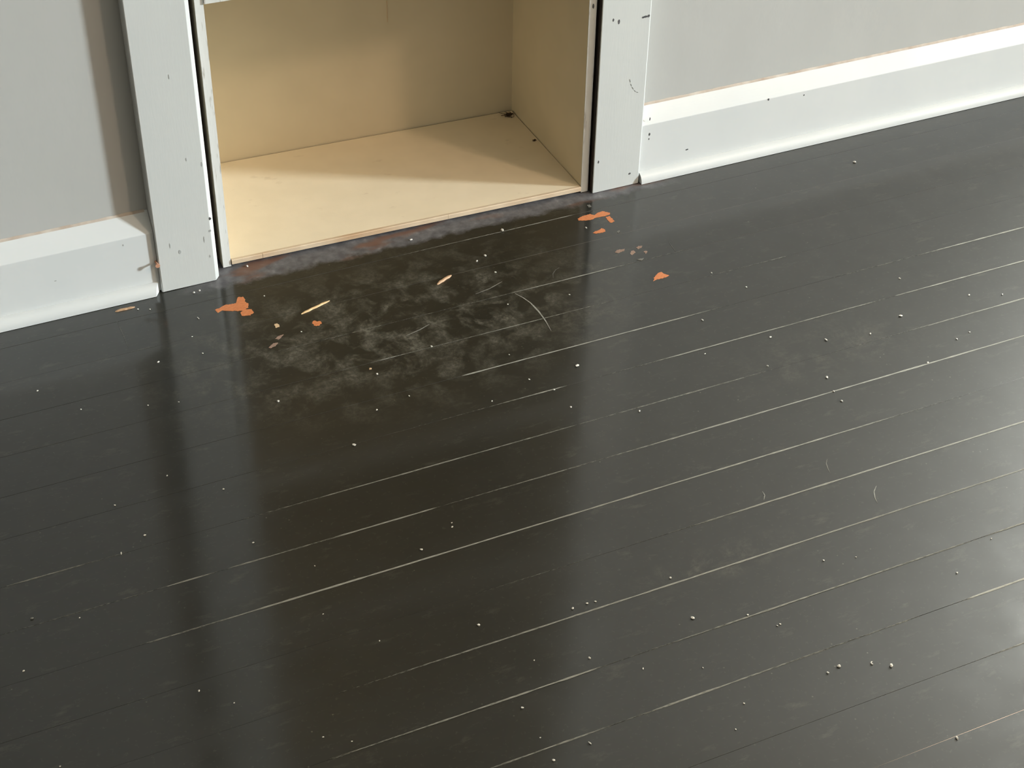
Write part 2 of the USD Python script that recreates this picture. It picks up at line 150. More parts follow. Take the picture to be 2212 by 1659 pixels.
# dark floor enamel: satin base under a gloss coat, scuffed dust, a worn grey band along the opening
mat('floor_enamel', {
    'g': ('geometry', {}),
    # soft cloud of footworn dust in front of the opening
    'c': ('vector_math', {'math_type': 'subtract', 'vector2': (0.36, -0.30, 0.0)}), 'cs': ('vector_math', {'math_type': 'multiply', 'vector2': (2.3, 4.4, 0.0)}),
    'cl': ('vector_math', {'math_type': 'length'}), 'cm': ('map_range', {'from_min': 1.15, 'from_max': 0.25, 'clamp': True}),
    'ca': ('vector_math', {'math_type': 'subtract', 'vector2': (0.575, -1.035, 0.0)}), 'cas': ('vector_math', {'math_type': 'multiply', 'vector2': (6.5, 26.0, 0.0)}), 'cal': ('vector_math', {'math_type': 'length'}), 'cam': ('map_range', {'from_min': 1.1, 'from_max': 0.3, 'to_max': 0.45, 'clamp': True}),
    'cb': ('vector_math', {'math_type': 'subtract', 'vector2': (1.01, -0.655, 0.0)}), 'cbs': ('vector_math', {'math_type': 'multiply', 'vector2': (4.2, 12.0, 0.0)}), 'cbl': ('vector_math', {'math_type': 'length'}), 'cbm': ('map_range', {'from_min': 1.1, 'from_max': 0.3, 'to_max': 0.28, 'clamp': True}),
    'cm2': ('math', {'math_type': 'maximum'}), 'cm3': ('math', {'math_type': 'maximum'}),
    'n1': ('noise_texture', {'scale': 21.0, 'detail': 6.0, 'roughness': 0.62, 'distortion': 0.4}), 'k1': ('map_range', {'from_min': 0.45, 'from_max': 0.70, 'clamp': True}),
    'd1': ('math', {'math_type': 'multiply'}),
    # faint scuffs all over
    'm2': ('mapping', {'scale': (14, 34, 20)}), 'n2': ('noise_texture', {'scale': 1.0, 'detail': 7.0, 'roughness': 0.68}), 'k2': ('map_range', {'from_min': 0.58, 'from_max': 0.82, 'to_max': 0.40, 'clamp': True}),
    'v': ('voronoi_texture', {'scale': 46.0, 'randomness': 1.0}), 'kv': ('map_range', {'from_min': 0.075, 'from_max': 0.03, 'to_max': 0.8, 'clamp': True}),
    'nv': ('noise_texture', {'scale': 5.0, 'detail': 2.0}), 'knv': ('map_range', {'from_min': 0.50, 'from_max': 0.66, 'clamp': True}), 'vv': ('math', {'math_type': 'multiply'}),
    's': ('math', {'math_type': 'maximum'}), 's2': ('math', {'math_type': 'maximum', 'use_clamp': True}),
    'n5': ('noise_texture', {'scale': 130.0, 'detail': 5.0, 'roughness': 0.7}), 'k5': ('map_range', {'from_min': 0.40, 'from_max': 0.66, 'to_min': 0.35, 'to_max': 1.5, 'clamp': True}), 'd5': ('math', {'math_type': 'multiply'}),
    'k6': ('map_range', {'from_min': 0.58, 'from_max': 0.80, 'to_max': 0.30, 'clamp': True}), 's3': ('math', {'math_type': 'maximum'}),
    'e1': ('mix', {'color1': (0.0088, 0.0088, 0.0050), 'color2': (0.14, 0.133, 0.106)}),
    # worn grey band
    'sx': ('separate_xyz', {}), 'nb': ('noise_texture', {'scale': 26.0, 'detail': 5.0, 'roughness': 0.65}), 'ns': ('math', {'math_type': 'multiply_add', 'value2': 0.05, 'value3': -0.025}),
    'yb': ('math', {'math_type': 'add'}), 'kb': ('map_range', {'from_min': -0.064, 'from_max': -0.050, 'clamp': True}),
    'xl': ('map_range', {'from_min': 0.02, 'from_max': 0.10, 'clamp': True}), 'xr': ('map_range', {'from_min': 1.06, 'from_max': 0.96, 'clamp': True}), 'xb': ('math', {'math_type': 'multiply'}), 'bb': ('math', {'math_type': 'multiply'}),
    'nc': ('noise_texture', {'scale': 55.0, 'detail': 4.0}), 'rc': ('rgb_ramp', {'ramp': [(0.35, (0.085, 0.082, 0.088)), (0.62, (0.145, 0.142, 0.148)), (0.8, (0.26, 0.25, 0.25))]}),
    # reddish bare streaks in that band
    'mr': ('mapping', {'scale': (6, 20, 6), 'location': (0.35, 0.0, 0.0)}), 'nr': ('noise_texture', {'scale': 1.0, 'detail': 4.0}), 'kr': ('map_range', {'from_min': 0.56, 'from_max': 0.66, 'to_max': 0.75, 'clamp': True}),
    'xr2': ('mix', {'color2': (0.16, 0.075, 0.045)}), 'e2': ('mix', {}),
    # relief and gloss
    'mb': ('mapping', {'scale': (6, 90, 20)}), 'nbp': ('noise_texture', {'scale': 1.0, 'detail': 3.0}), 'b': ('bump', {'strength': 0.25, 'distance': 0.0006}),
    'ncoat': ('noise_texture', {'scale': 14.0, 'detail': 4.0}), 'bc': ('bump', {'strength': 0.16, 'distance': 0.0010}),
    'cr': ('map_range', {'from_min': 0.3, 'from_max': 0.7, 'to_min': 0.10, 'to_max': 0.18, 'clamp': True}), 'cw': ('map_range', {'from_min': 0.0, 'from_max': 1.0, 'to_min': 1.0, 'to_max': 0.15, 'clamp': True}), 'cmax': ('math', {'math_type': 'maximum', 'use_clamp': True}),
    'p': ('principled_bsdf', {'roughness': 0.5, 'specular_ior_level': 0.42, 'coat_roughness': 0.13, 'coat_ior': 1.55}),
}, [
    ('g.position', 'c.vector1'), ('c.vector', 'cs.vector1'), ('cs.vector', 'cl.vector1'), ('cl.value', 'cm.value'), ('g.position', 'ca.vector1'), ('ca.vector', 'cas.vector1'), ('cas.vector', 'cal.vector1'), ('cal.value', 'cam.value'), ('g.position', 'cb.vector1'), ('cb.vector', 'cbs.vector1'), ('cbs.vector', 'cbl.vector1'), ('cbl.value', 'cbm.value'), ('cm.result', 'cm2.value1'), ('cam.result', 'cm2.value2'), ('cm2.value', 'cm3.value1'), ('cbm.result', 'cm3.value2'),
    ('g.position', 'n1.vector'), ('n1.fac', 'k1.value'), ('cm3.value', 'd1.value1'), ('k1.result', 'd1.value2'),
    ('g.position', 'm2.vector'), ('m2.vector', 'n2.vector'), ('n2.fac', 'k2.value'),
    ('g.position', 'v.vector'), ('v.distance', 'kv.value'), ('g.position', 'nv.vector'), ('nv.fac', 'knv.value'), ('kv.result', 'vv.value1'), ('knv.result', 'vv.value2'),
    ('g.position', 'n5.vector'), ('n5.fac', 'k5.value'), ('n5.fac', 'k6.value'), ('d1.value', 'd5.value1'), ('k5.result', 'd5.value2'), ('d5.value', 's3.value1'), ('k6.result', 's3.value2'), ('s3.value', 's.value1'), ('k2.result', 's.value2'), ('s.value', 's2.value1'), ('vv.value', 's2.value2'), ('s2.value', 'e1.fac'),
    ('g.position', 'sx.vector'), ('g.position', 'nb.vector'), ('nb.fac', 'ns.value1'), ('sx.y', 'yb.value1'), ('ns.value', 'yb.value2'), ('yb.value', 'kb.value'),
    ('sx.x', 'xl.value'), ('sx.x', 'xr.value'), ('xl.result', 'xb.value1'), ('xr.result', 'xb.value2'), ('kb.result', 'bb.value1'), ('xb.value', 'bb.value2'),
    ('g.position', 'nc.vector'), ('nc.fac', 'rc.fac'), ('g.position', 'mr.vector'), ('mr.vector', 'nr.vector'), ('nr.fac', 'kr.value'), ('kr.result', 'xr2.fac'), ('rc.color', 'xr2.color1'),
    ('bb.value', 'e2.fac'), ('e1.color', 'e2.color1'), ('xr2.color', 'e2.color2'), ('e2.color', 'p.base_color'),
    ('g.position', 'mb.vector'), ('mb.vector', 'nbp.vector'), ('nbp.fac', 'b.height'), ('b.normal', 'p.normal'),
    ('g.position', 'ncoat.vector'), ('ncoat.fac', 'bc.height'), ('ncoat.fac', 'cr.value'), ('cr.result', 'p.coat_roughness'), ('bc.normal', 'p.coat_normal'),
    ('s2.value', 'cmax.value1'), ('bb.value', 'cmax.value2'), ('cmax.value', 'cw.value'), ('cw.result', 'p.coat_weight'),
])
# dust packed in the joints: a vertex weight says how much of it lies there
mat('joint_dust', {
    'a': ('attribute', {'attribute': 'dust'}), 'g': ('geometry', {}), 'm': ('mapping', {'scale': (110, 500, 50)}), 'n': ('noise_texture', {'scale': 1.0, 'detail': 4.0, 'roughness': 0.7}),
    'o': ('math', {'math_type': 'multiply_add', 'value2': 0.62, 'value3': -0.56}), 'q': ('math', {'math_type': 'add'}), 'k': ('map_range', {'from_min': 0.16, 'from_max': 0.46, 'clamp': True}),
    'y': ('math', {'math_type': 'multiply', 'use_clamp': True}), 'c': ('mix', {'color1': (0.10, 0.097, 0.08), 'color2': (0.485, 0.485, 0.435)}), 'p': ('principled_bsdf', {'roughness': 0.85, 'specular_ior_level': 0.2}),
    't': ('transparent_bsdf', {}), 'mx': ('mix_closure', {}),
}, [('g.position', 'm.vector'), ('m.vector', 'n.vector'), ('a.fac', 'o.value1'), ('n.fac', 'q.value1'), ('o.value', 'q.value2'), ('q.value', 'k.value'), ('k.result', 'mx.fac'), ('n.fac', 'y.value1'), ('a.fac', 'y.value2'), ('y.value', 'c.fac'), ('c.color', 'p.base_color'), ('t.BSDF', 'mx.closure1'), ('p.BSDF', 'mx.closure2')], surface='mx.closure')

# ------------------------------------------------------------------ the room
X_L, X_R = 0.1090, 0.8690             # inner edges of the two casings
W_C, D_C = 0.1090, 0.032              # casing width, and how far it stands off the wall
D_B = 0.024                           # baseboard depth
OPEN = (0.094, 0.892, 2.03)           # rough opening in the wall
cx, cz, cw, ch = WIN_C['x'], WIN_C['z'], WIN_C['w'], WIN_C['h']
c0, c1, cb, ct = cx - cw / 2, cx + cw / 2, cz - ch / 2, cz + ch / 2
T = 0.12
def holed(u0, u1, v0, v1, holes):
    g = Polygon([(u0, v0), (u1, v0), (u1, v1), (u0, v1)])
    for a, b, c, d in holes: g = g.difference(Polygon([(a, c), (b, c), (b, d), (a, d)]))
    return trimesh.creation.extrude_polygon(g, T, engine='earcut')
wb = holed(ROOM_X0, ROOM_X1, 0, ROOM_H, [(OPEN[0], OPEN[1], -0.01, OPEN[2]), (c0, c1, cb, ct)])
wb.vertices = wb.vertices[:, [0, 2, 1]]; wb.faces = wb.faces[:, ::-1]
tag(obj('wall_back', wb, M['wall_paint']), 'grey painted wall on both sides of the open cupboard', 'wall', kind='structure')
a0, a1, ab, at_ = WIN_A['y'] - WIN_A['w'] / 2, WIN_A['y'] + WIN_A['w'] / 2, WIN_A['z'] - WIN_A['h'] / 2, WIN_A['z'] + WIN_A['h'] / 2
wr = holed(ROOM_Y0, 0, 0, ROOM_H, [(a0, a1, ab, at_)])
wr.vertices = wr.vertices[:, [2, 0, 1]] + (ROOM_X1, 0, 0)
tag(obj('wall_right', wr, M['far_wall_paint']), 'far right wall of the room with a narrow window', 'wall', kind='structure')
tag(obj('wall_left', box(ROOM_X0 - T, ROOM_X0, ROOM_Y0, T, 0, ROOM_H), M['far_wall_paint']), 'plain wall at the left end of the room', 'wall', kind='structure')
tag(obj('wall_front', box(ROOM_X0 - T, ROOM_X1 + T, ROOM_Y0 - T, ROOM_Y0, 0, ROOM_H), M['far_wall_paint']), 'plain wall behind the camera, facing the cupboard', 'wall', kind='structure')
tag(obj('ceiling', box(ROOM_X0 - T, ROOM_X1 + T, ROOM_Y0 - T, T, ROOM_H, ROOM_H + 0.1), M['ceiling_paint']), 'white ceiling over the room', 'ceiling', kind='structure')

# floor: every board its own mesh, joints where the photograph shows them
floor = tag(xform('floor'), 'dark painted wooden floorboards with pale dust in the joints', 'floor', kind='structure')
rng = np.random.default_rng(4)
EDGES = [0.396, 0.300, 0.204, 0.108, 0.0105, -0.0873, -0.184, -0.2808, -0.3748, -0.4703, -0.5649, -0.6646, -0.7575, -0.8543, -0.9511, -1.0477, -1.1492, -1.247, -1.3501]
while EDGES[-1] > ROOM_Y0 + 0.1: EDGES.append(EDGES[-1] - 0.0985)
EDGES[-1] = ROOM_Y0
GAP, BEV = 0.00012, 0.0002
for k in range(len(EDGES) - 1):
    y1, y0 = EDGES[k] - GAP, EDGES[k + 1] + GAP
    tilt, lift = rng.normal(0, 0.00010), -abs(rng.normal(0, 0.00005))
    cup = 0.00012
    prof = [(y0, -0.02), (y1, -0.02), (y1, -BEV + lift), (y1 - BEV, lift + tilt), (y1 * .75 + y0 * .25, lift + tilt * .5 + cup), ((y0 + y1) / 2, lift + cup * 1.3), (y0 * .75 + y1 * .25, lift - tilt * .5 + cup), (y0 + BEV, lift - tilt), (y0, -BEV + lift)]
    obj('floor_board', prism_x(prof, ROOM_X0, ROOM_X1), M['floor_enamel'], floor, smooth=25)
obj('subfloor', box(ROOM_X0, ROOM_X1, ROOM_Y0, 0.396, -0.04, -0.021), M['bare_wood'], floor)
JY = {-3: -0.0873, -2: -0.2808, -1: -0.3748, 0: -0.4703, 1: -0.5649, 2: -0.6646, 3: -0.7575, 4: -0.8543, 5: -0.9511, 6: -1.0477, 7: -1.1492, 8: -1.247, 9: -1.3501}
for j in range(-3, 10):
    if j not in JY: continue
    pts = JOINT_DUST[j]
    xs = np.arange(-0.9, 2.6, 0.012)
    px_, pw = np.array([q[0] for q in pts]), np.array([q[1] for q in pts])
    w = np.interp(xs, np.r_[px_[0] - 0.04, px_, px_[-1] + 0.25], np.r_[0.0, pw, pw[-1] * (0.9 if px_[-1] > 1.0 and pw[-1] > .4 else 0)])
    half = 0.0006 + 0.0016 * meshkit.fbm(np.c_[xs * 60, xs * 0 + j * 7.3, xs * 0], 3, seed=j + 40) * np.clip(w, 0.2, 1.2)
    wob = 0.0006 * (meshkit.fbm(np.c_[xs * 35, xs * 0 + j * 3.1, xs * 0 + 5], 3, seed=j + 90) - 0.5)
    n = len(xs); top = 0.00045 + 0 * xs
    v = np.vstack([np.c_[xs, JY[j] + wob - half, top - 0.0002], np.c_[xs, JY[j] + wob, top], np.c_[xs, JY[j] + wob + half, top - 0.0002]])
    i = np.arange(n - 1)
    f = np.vstack([np.c_[i, i + 1, n + i + 1, n + i], np.c_[n + i, n + i + 1, 2 * n + i + 1, 2 * n + i]])
    g = usdkit.mesh(stage, numbered('/World/floor', 'joint_dust'), (v, f), M['joint_dust'])
    UsdGeom.PrimvarsAPI(g).CreatePrimvar('dust', Sdf.ValueTypeNames.FloatArray, 'vertex').Set([float(q) for q in np.r_[w, w, w]])

# chipped and bare spots in the floor enamel, thin as paint
for key, pts in PATCHES.items():
    m = {'o': 'orange_undercoat', 't': 'plaster_tan', 'p': 'pink_undercoat', 'g': 'grey_undercoat'}[key[0]]
    nm = {'o': 'orange_paint_chip', 't': 'tan_paint_spot', 'p': 'bare_paint_spot', 'g': 'worn_paint_spot'}[key[0]]
    p = obj(nm, chip(pts, -0.0008, 0.00055), M[m], floor)
    if key == 'o1': tag(p, 'orange bare streak by the left casing foot')
    if key == 'o3': tag(p, 'orange bare streak by the right casing foot')
for key, pts in SCRATCHES.items():
    wd = {'s1': 0.0012, 's5': 0.0009, 's6': 0.0009}.get(key, 0.0006)
    l = LineString(pts)
    d = np.linspace(0, l.length, 14); q = np.array([l.interpolate(t).coords[0] for t in d])
    hw = wd * np.clip(np.sin(np.linspace(0.25, 3.0, 14)), 0.15, 1) * (0.75 + 0.5 * rng.random(14))
    nrm = np.gradient(q, axis=0); nrm = np.c_[-nrm[:, 1], nrm[:, 0]]; nrm /= np.linalg.norm(nrm, axis=1, keepdims=True)
    poly = np.vstack([q + nrm * hw[:, None], (q - nrm * hw[:, None])[::-1]])
    obj('scratch', trimesh.creation.extrude_polygon(Polygon(poly).buffer(0.0001), 0.0010, engine='earcut').apply_translation((0, 0, -0.0006)), M['scratch_white' if key in ('s1', 's3', 's9') else 'scratch_faint' if key in ('s7', 's8', 's10', 's4') else 'grey_undercoat'], floor)

# trim: the two casings with eased edges, a head casing, baseboards with shoe moulding
def casing_profile(x0, x1, r0, r1):
    return [(x0, -0.0005)] + arc(x0 + r0, -D_C + r0, r0, r0, 180, 270) + arc(x1 - r1, -D_C + r1, r1, r1, 270, 360) + [(x1, -0.0005)]
t1 = tag(xform('trim_1'), 'white painted flat door casing left of the open cupboard', 'door casing', kind='structure')
obj('casing_board', prism_z([(X_L - W_C, -0.0005)] + arc(X_L - W_C + 0.0025, -D_C + 0.0025, 0.0025, 0.0025, 180, 270) + [(X_L - 0.0095, -D_C), (X_L - 0.0085, -D_C + 0.0004), (X_L - 0.0004, -D_C + 0.0105), (X_L, -D_C + 0.012), (X_L, -0.0005)], 0.0012, 2.13), M['trim_paint'], t1, smooth=20)
t2 = tag(xform('trim_2'), 'white painted flat door casing right of the open cupboard', 'door casing', kind='structure')
obj('casing_board', prism_z(casing_profile(X_R, X_R + W_C - 0.004, 0.002, 0.004), 0.0012, 2.13), M['trim_paint'], t2, smooth=35)
tag(obj('inner_edge', prism_z([(X_R - 0.0007, -0.0005), (X_R - 0.0007, -D_C + 0.0022), (X_R - 0.00005, -D_C + 0.0012), (X_R - 0.00005, -0.0005)], 0.0014, 2.0), M['old_edge'], t2), 'dark unpainted inner edge of the casing')
t3 = tag(xform('trim_3'), 'white head casing across the top of the cupboard opening', 'door casing', kind='structure')
hp = [(0, 2.012), (-D_C + .004, 2.012), (-D_C, 2.016), (-D_C, 2.13), (0, 2.13)]
obj('casing_board', prism_x([(y - 0.0005, z) for y, z in hp], X_L + 0.0005, X_R - 0.0005), M['trim_paint'], t3)
# nail left in the left casing, nicks in the paint
nail = trimesh.creation.cylinder(0.0022, 0.016, sections=10); nail.apply_transform(trimesh.transformations.rotation_matrix(math.pi / 2, (1, 0, 0)))
head = trimesh.creation.cylinder(0.0042, 0.0015, sections=12); head.apply_transform(trimesh.transformations.rotation_matrix(math.pi / 2, (1, 0, 0))); head.apply_translation((0, -0.008, 0))
obj('nail', cat(nail, head).apply_translation((-0.0030, -0.031, 0.0640)), M['rust'], t1)
def nick(parent, x, z, w, h, y, mat_='nick_dark', ang=0.0):
    a = np.linspace(0, 2 * math.pi, 8)[:-1]; r = 0.8 + 0.4 * rng.random(7)
    pts = np.c_[np.cos(a) * r * w / 2, np.sin(a) * r * h / 2]
    R_ = np.array([[math.cos(ang), -math.sin(ang)], [math.sin(ang), math.cos(ang)]]); pts = pts @ R_.T
    m = trimesh.creation.extrude_polygon(Polygon(pts).buffer(0), 0.0006, engine='earcut')
    m.vertices = m.vertices[:, [0, 2, 1]]; m.faces = m.faces[:, ::-1]
    obj('nick', m.apply_translation((x, y - 0.00035, z)), M[mat_], parent)
for x, z, w, h in ((0.8932, 0.3691, .003, .006), (0.9051, 0.3631, .004, .009), (0.9560, 0.3625, .006, .004), (0.9615, 0.3632, .008, .004), (0.9676, 0.3632, .005, .006), (0.9510, 0.0273, .005, .004), (0.8793, 0.0702, .003, .006)):
    nick(t2, x, z, w, h, -D_C)
pen = [(0.9360, 0.2400), (0.9386, 0.2300), (0.9420, 0.2220), (0.9470, 0.2140), (0.9520, 0.2085), (0.9580, 0.2062)]
for (xa, za), (xb, zb) in zip(pen[:-1], pen[1:]):
    nick(t2, (xa + xb) / 2, (za + zb) / 2, 0.0012, math.hypot(xb - xa, zb - za) * 0.8, -D_C, 'plaster_grey', math.atan2(zb - za, xb - xa) - math.pi / 2)
for x, z, w, h, m_ in ((0.1015, 0.1328, .004, .006, 'nick_dark'), (0.0868, 0.0927, .0016, .012, 'nick_pale'), (0.0405, 0.0778, .005, .008, 'nick_pale'), (0.0247, 0.0959, .0014, .011, 'nick_pale'), (0.072, 0.26, .002, .007, 'nick_pale'), (0.094, 0.055, .003, .006, 'nick_pale'), (0.06, 0.42, .0015, .008, 'nick_pale'), (0.099, 0.1078, .004, .005, 'nick_pale'), (0.098, 0.245, .0025, .009, 'nick_pale')):
    nick(t1, x, z, w, h, -D_C, m_)

board = [(-0.0005, 0.0012), (-D_B, 0.0012)] + [(-D_B, 0.1225), (-D_B + 0.0007, 0.1250), (-0.0022, 0.1575), (-0.0005, 0.1590)]
def shoe(h=0.0215, d=0.0165): return [(-D_B - 0.0002, 0.0008), (-D_B - d, 0.0008)] + [(-D_B - d * math.cos(math.radians(a)), 0.003 + (h - 0.003) * math.sin(math.radians(a))) for a in np.linspace(8, 84, 9)] + [(-D_B - 0.0002, h)]
def caulk(x0, x1, seed):
    xs = np.arange(x0, x1, 0.006); n = len(xs)
    hgt = 0.0004 + 0.0020 * meshkit.fbm(np.c_[xs * 70, xs * 0, xs * 0], 3, seed)
    v = np.vstack([np.c_[xs, xs * 0 - 0.0030, xs * 0 + 0.1563], np.c_[xs, xs * 0 - 0.0012, 0.1590 + hgt * .3], np.c_[xs, xs * 0 - 0.0002, 0.1592 + hgt]])
    i = np.arange(n - 1)
    return v, np.vstack([np.c_[i, i + 1, n + i + 1, n + i], np.c_[n + i, n + i + 1, 2 * n + i + 1, 2 * n + i]])
for name, x0, x1, s0, s1, cuts, lab in (('baseboard_left', ROOM_X0, X_L - W_C - 0.0005, ROOM_X0, 0.0117, (0, 0.60), 'white bevelled baseboard left of the cupboard'),
                                        ('baseboard_right', X_R + W_C - 0.0035, ROOM_X1, X_R + W_C - 0.0025, ROOM_X1, (0.0, 0), 'white bevelled baseboard right of the cupboard')):
    b = tag(xform(name), lab, 'baseboard', kind='structure')
    obj('base_board', prism_x(board, x0, x1), M['baseboard_paint'], b, smooth=20)
    obj('shoe_moulding', prism_x(shoe(), s0, s1, *cuts), M['baseboard_paint'], b, smooth=35)
    obj('caulk_line', caulk(max(x0, -1.2), min(x1, 2.9), 3), M['caulk_tan'], b)
    if name == 'baseboard_right':
        for x, z, w, h in ((1.2662, 0.1226, .004, .005), (0.9927, 0.1369, .002, .008), (0.9944, 0.1025, .004, .006), (0.9940, 0.092, .002, .004), (1.0845, 0.0478, .006, .003), (1.352, 0.1150, .003, .003)):
            nick(b, x, z, w, h, -D_B)
    else:
        for x, z, w, h in ((-0.055, 0.112, .002, .004), (-0.18, 0.07, .004, .002)): nick(b, x, z, w, h, -D_B, 'nick_pale')

# window further along the same wall (just outside the frame) and the one in the right wall
def sash(name, label, to_world, u0, u1, v0, v1, bars):
    w = tag(xform(name), label, 'window', kind='structure')
    def part(nm, a, b, c, d, e0, e1):
        m = box(a, b, c, d, e0, e1); m.vertices = to_world(m.vertices); m.fix_normals(); obj(nm, m, M['trim_paint'], w)
    k = 0.11
    part('casing_board', u0 - k, u0, v0 - 0.02, v1 + k, 0.0005, 0.03); part('casing_board', u1, u1 + k, v0 - 0.02, v1 + k, 0.0005, 0.03)
    part('casing_board', u0 + .0005, u1 - .0005, v1, v1 + k, 0.0005, 0.03); part('window_sill', u0 - k - .02, u1 + k + .02, v0 - 0.05, v0 - 0.0205, 0.0005, 0.06)
    part('apron', u0 - k, u1 + k, v0 - 0.14, v0 - 0.0505, 0.0005, 0.02)
    s = 0.045
    part('sash_stile', u0 + .0005, u0 + s, v0 + .0005, v1 - .0005, -0.06, -0.02); part('sash_stile', u1 - s, u1 - .0005, v0 + .0005, v1 - .0005, -0.06, -0.02)
    part('sash_rail', u0 + s + .0005, u1 - s - .0005, v0 + .0005, v0 + s, -0.06, -0.02); part('sash_rail', u0 + s + .0005, u1 - s - .0005, v1 - s, v1 - .0005, -0.06, -0.02)
    if bars: part('meeting_rail', u0 + s + .0005, u1 - s - .0005, (v0 + v1) / 2 - .02, (v0 + v1) / 2 + .02, -0.06, -0.02)
sash('window_1', 'white sash window in the closet wall beyond the right edge', lambda v: np.c_[v[:, 0], -v[:, 2], v[:, 1]], c0, c1, cb, ct, False)
sash('window_2', 'narrow white window in the far right wall', lambda v: np.c_[ROOM_X1 - v[:, 2], v[:, 0], v[:, 1]], a0, a1, ab, at_, False)

# ------------------------------------------------------------------ the built-in cupboard: a carcass of boards let into the old door opening, a little askew
cup = tag(xform('built_in_cupboard'), 'open cream painted cupboard carcass standing in the old door opening', 'cupboard')
FL, FR = (0.1385, 0.0005), (0.8495, -0.0205)          # inner front corners
BL, BR = (0.1400, 0.3490), (0.8530, 0.3165)           # inner back corners
TH, H = 0.0150, 1.98
ZB0, ZB1 = 0.0055, 0.0150
FLu, FRu, BLu, BRu = (0.1385, 0.0005), (0.8425, -0.0200), (0.1400, 0.3490), (0.8460, 0.3165)   # the right side leans in towards the top
def leaned(a, b, z): t = z / H; return (a[0] * (1 - t) + b[0] * t, a[1] * (1 - t) + b[1] * t)
def side(a, b, au, bu, d):
    e = 0.002
    return hexa([(a[0], a[1] + e, 0.0015), (a[0] + d, a[1] + e, 0.0015), (b[0] + d, b[1] + .012, 0.0015), (b[0], b[1] + .012, 0.0015)],
                [(au[0], au[1] + e, H), (au[0] + d, au[1] + e, H), (bu[0] + d, bu[1] + .012, H), (bu[0], bu[1] + .012, H)])
def rev(m): return m[0], m[1][:, ::-1]
def board_obj(name, m, material, parent, **k):
    t = trimesh.Trimesh(*(meshkit.arrays(m)[:2]), process=False); t.fix_normals(); return obj(name, t, material, parent, **k)
for a, b, au, bu, d in ((FL, BL, FLu, BLu, -TH), (FR, BR, FRu, BRu, TH)):
    sp = board_obj('side_panel', side(a, b, au, bu, d), M['cream_paint'], cup)
    zs = np.linspace(0.0015, H, 60)
    wob = 0.0012 * (meshkit.fbm(np.c_[zs * 22, zs * 0 + d, zs * 0], 3, 5) - 0.5)
    v = []
    for z, o in zip(zs, wob):
        x, y = leaned(a, au, z); q = 0.0012 * np.sign(d)
        v += [(x - q * 0, y + 0.0019, z), (x, y - 0.0002, z), (x + d + o, y - 0.0002, z), (x + d + o, y + 0.0019, z)]
    i = np.arange(len(zs) - 1)[:, None] * 4
    f = np.vstack([np.c_[i, i + 1, i + 5, i + 4], np.c_[i + 1, i + 2, i + 6, i + 5], np.c_[i + 2, i + 3, i + 7, i + 6]])
    tag(board_obj('front_edge', (np.array(v), f), M['edge_paint'], sp), 'white painted front edge of the side board')
    if d > 0:                                                         # raw splintered plies at the foot of the right board
        for x0, x1, z1 in ((0.8648, 0.8662, 0.105), (0.8668, 0.8678, 0.130)):
            xx = lambda z: (x0 - 0.004 * z / 0.13, x1 - 0.001 - 0.004 * z / 0.13)
            board_obj('splintered_ply', hexa([(x0, -0.0175, 0.002), (x1, -0.0175, 0.002), (x1, 0.02, 0.002), (x0, 0.02, 0.002)], [(xx(z1)[0], -0.0165, z1), (xx(z1)[0] + .0005, -0.0165, z1), (xx(z1)[0] + .0005, 0.02, z1), (xx(z1)[0], 0.02, z1)]), M['bare_wood' if z1 > .12 else 'splinter_wood'], sp)
        nick(sp, 0.8555, 0.398, 0.004, 0.010, -0.0207)
e = 0.0008
bot = board_obj('bottom_panel', slab([(FL[0] + .0015, FL[1] + .0004), (FR[0] - .0010, FR[1] + .0004), (BR[0] - .0018, BR[1] - .003), (BL[0] + .0015, BL[1] - .003)], ZB0, ZB1), M['cream_floor_paint'], cup)
lip = [(-0.0028, ZB0 + .0006), (-0.0028, ZB1 - .001), (-0.0018, ZB1 + .0002), (0.0035, ZB1 + .0002), (0.0035, ZB0 + .0006)]
for u0, u1 in ((0.0, 0.082), (0.0828, 0.603), (0.6036, 1.0)):         # the front lip is nailed on in pieces
    q = lambda u: (FL[0] + .0015 + (FR[0] - FL[0] - .003) * u, FL[1] + (FR[1] - FL[1]) * u)
    (xa, ya), (xb, yb) = q(u0), q(u1)
    n = len(lip); v = np.array([(xa, ya + y, z) for y, z in lip] + [(xb, yb + y, z) for y, z in lip])
    f = [(i, (i + 1) % n, n + (i + 1) % n, n + i) for i in range(n)]
    tri = [(0, 2, 1), (0, 3, 2), (0, 4, 3)]; ff = [(a_, b_, c_) for a_, b_, c_ in tri] + [(n + c_, n + b_, n + a_) for a_, b_, c_ in tri]
    fq = [(a_, b_, c_) for a_, b_, c_, d_ in f] + [(a_, c_, d_) for a_, b_, c_, d_ in f]
    board_obj('front_lip', (v, np.array(fq + ff)), M['cream_edge_paint'], bot)
bk = board_obj('back_panel', slab([(BL[0] - TH, BL[1] + 0.0002), (BR[0] + TH, BR[1] + 0.0002), (BR[0] + TH, BR[1] + .010), (BL[0] - TH, BL[1] + .010)], 0.0015, H), M['cream_paint'], cup)
crk = box(-0.0005, 0.0005, -0.0006, 0.0, 0.0, 0.045); crk.apply_translation((0.5825, BL[1] + (BR[1] - BL[1]) * (0.5825 - BL[0]) / (BR[0] - BL[0]) + 0.0002, 0.262))
tag(obj('crack', crk, M['plaster_tan'], bk), 'hairline crack in the back board')
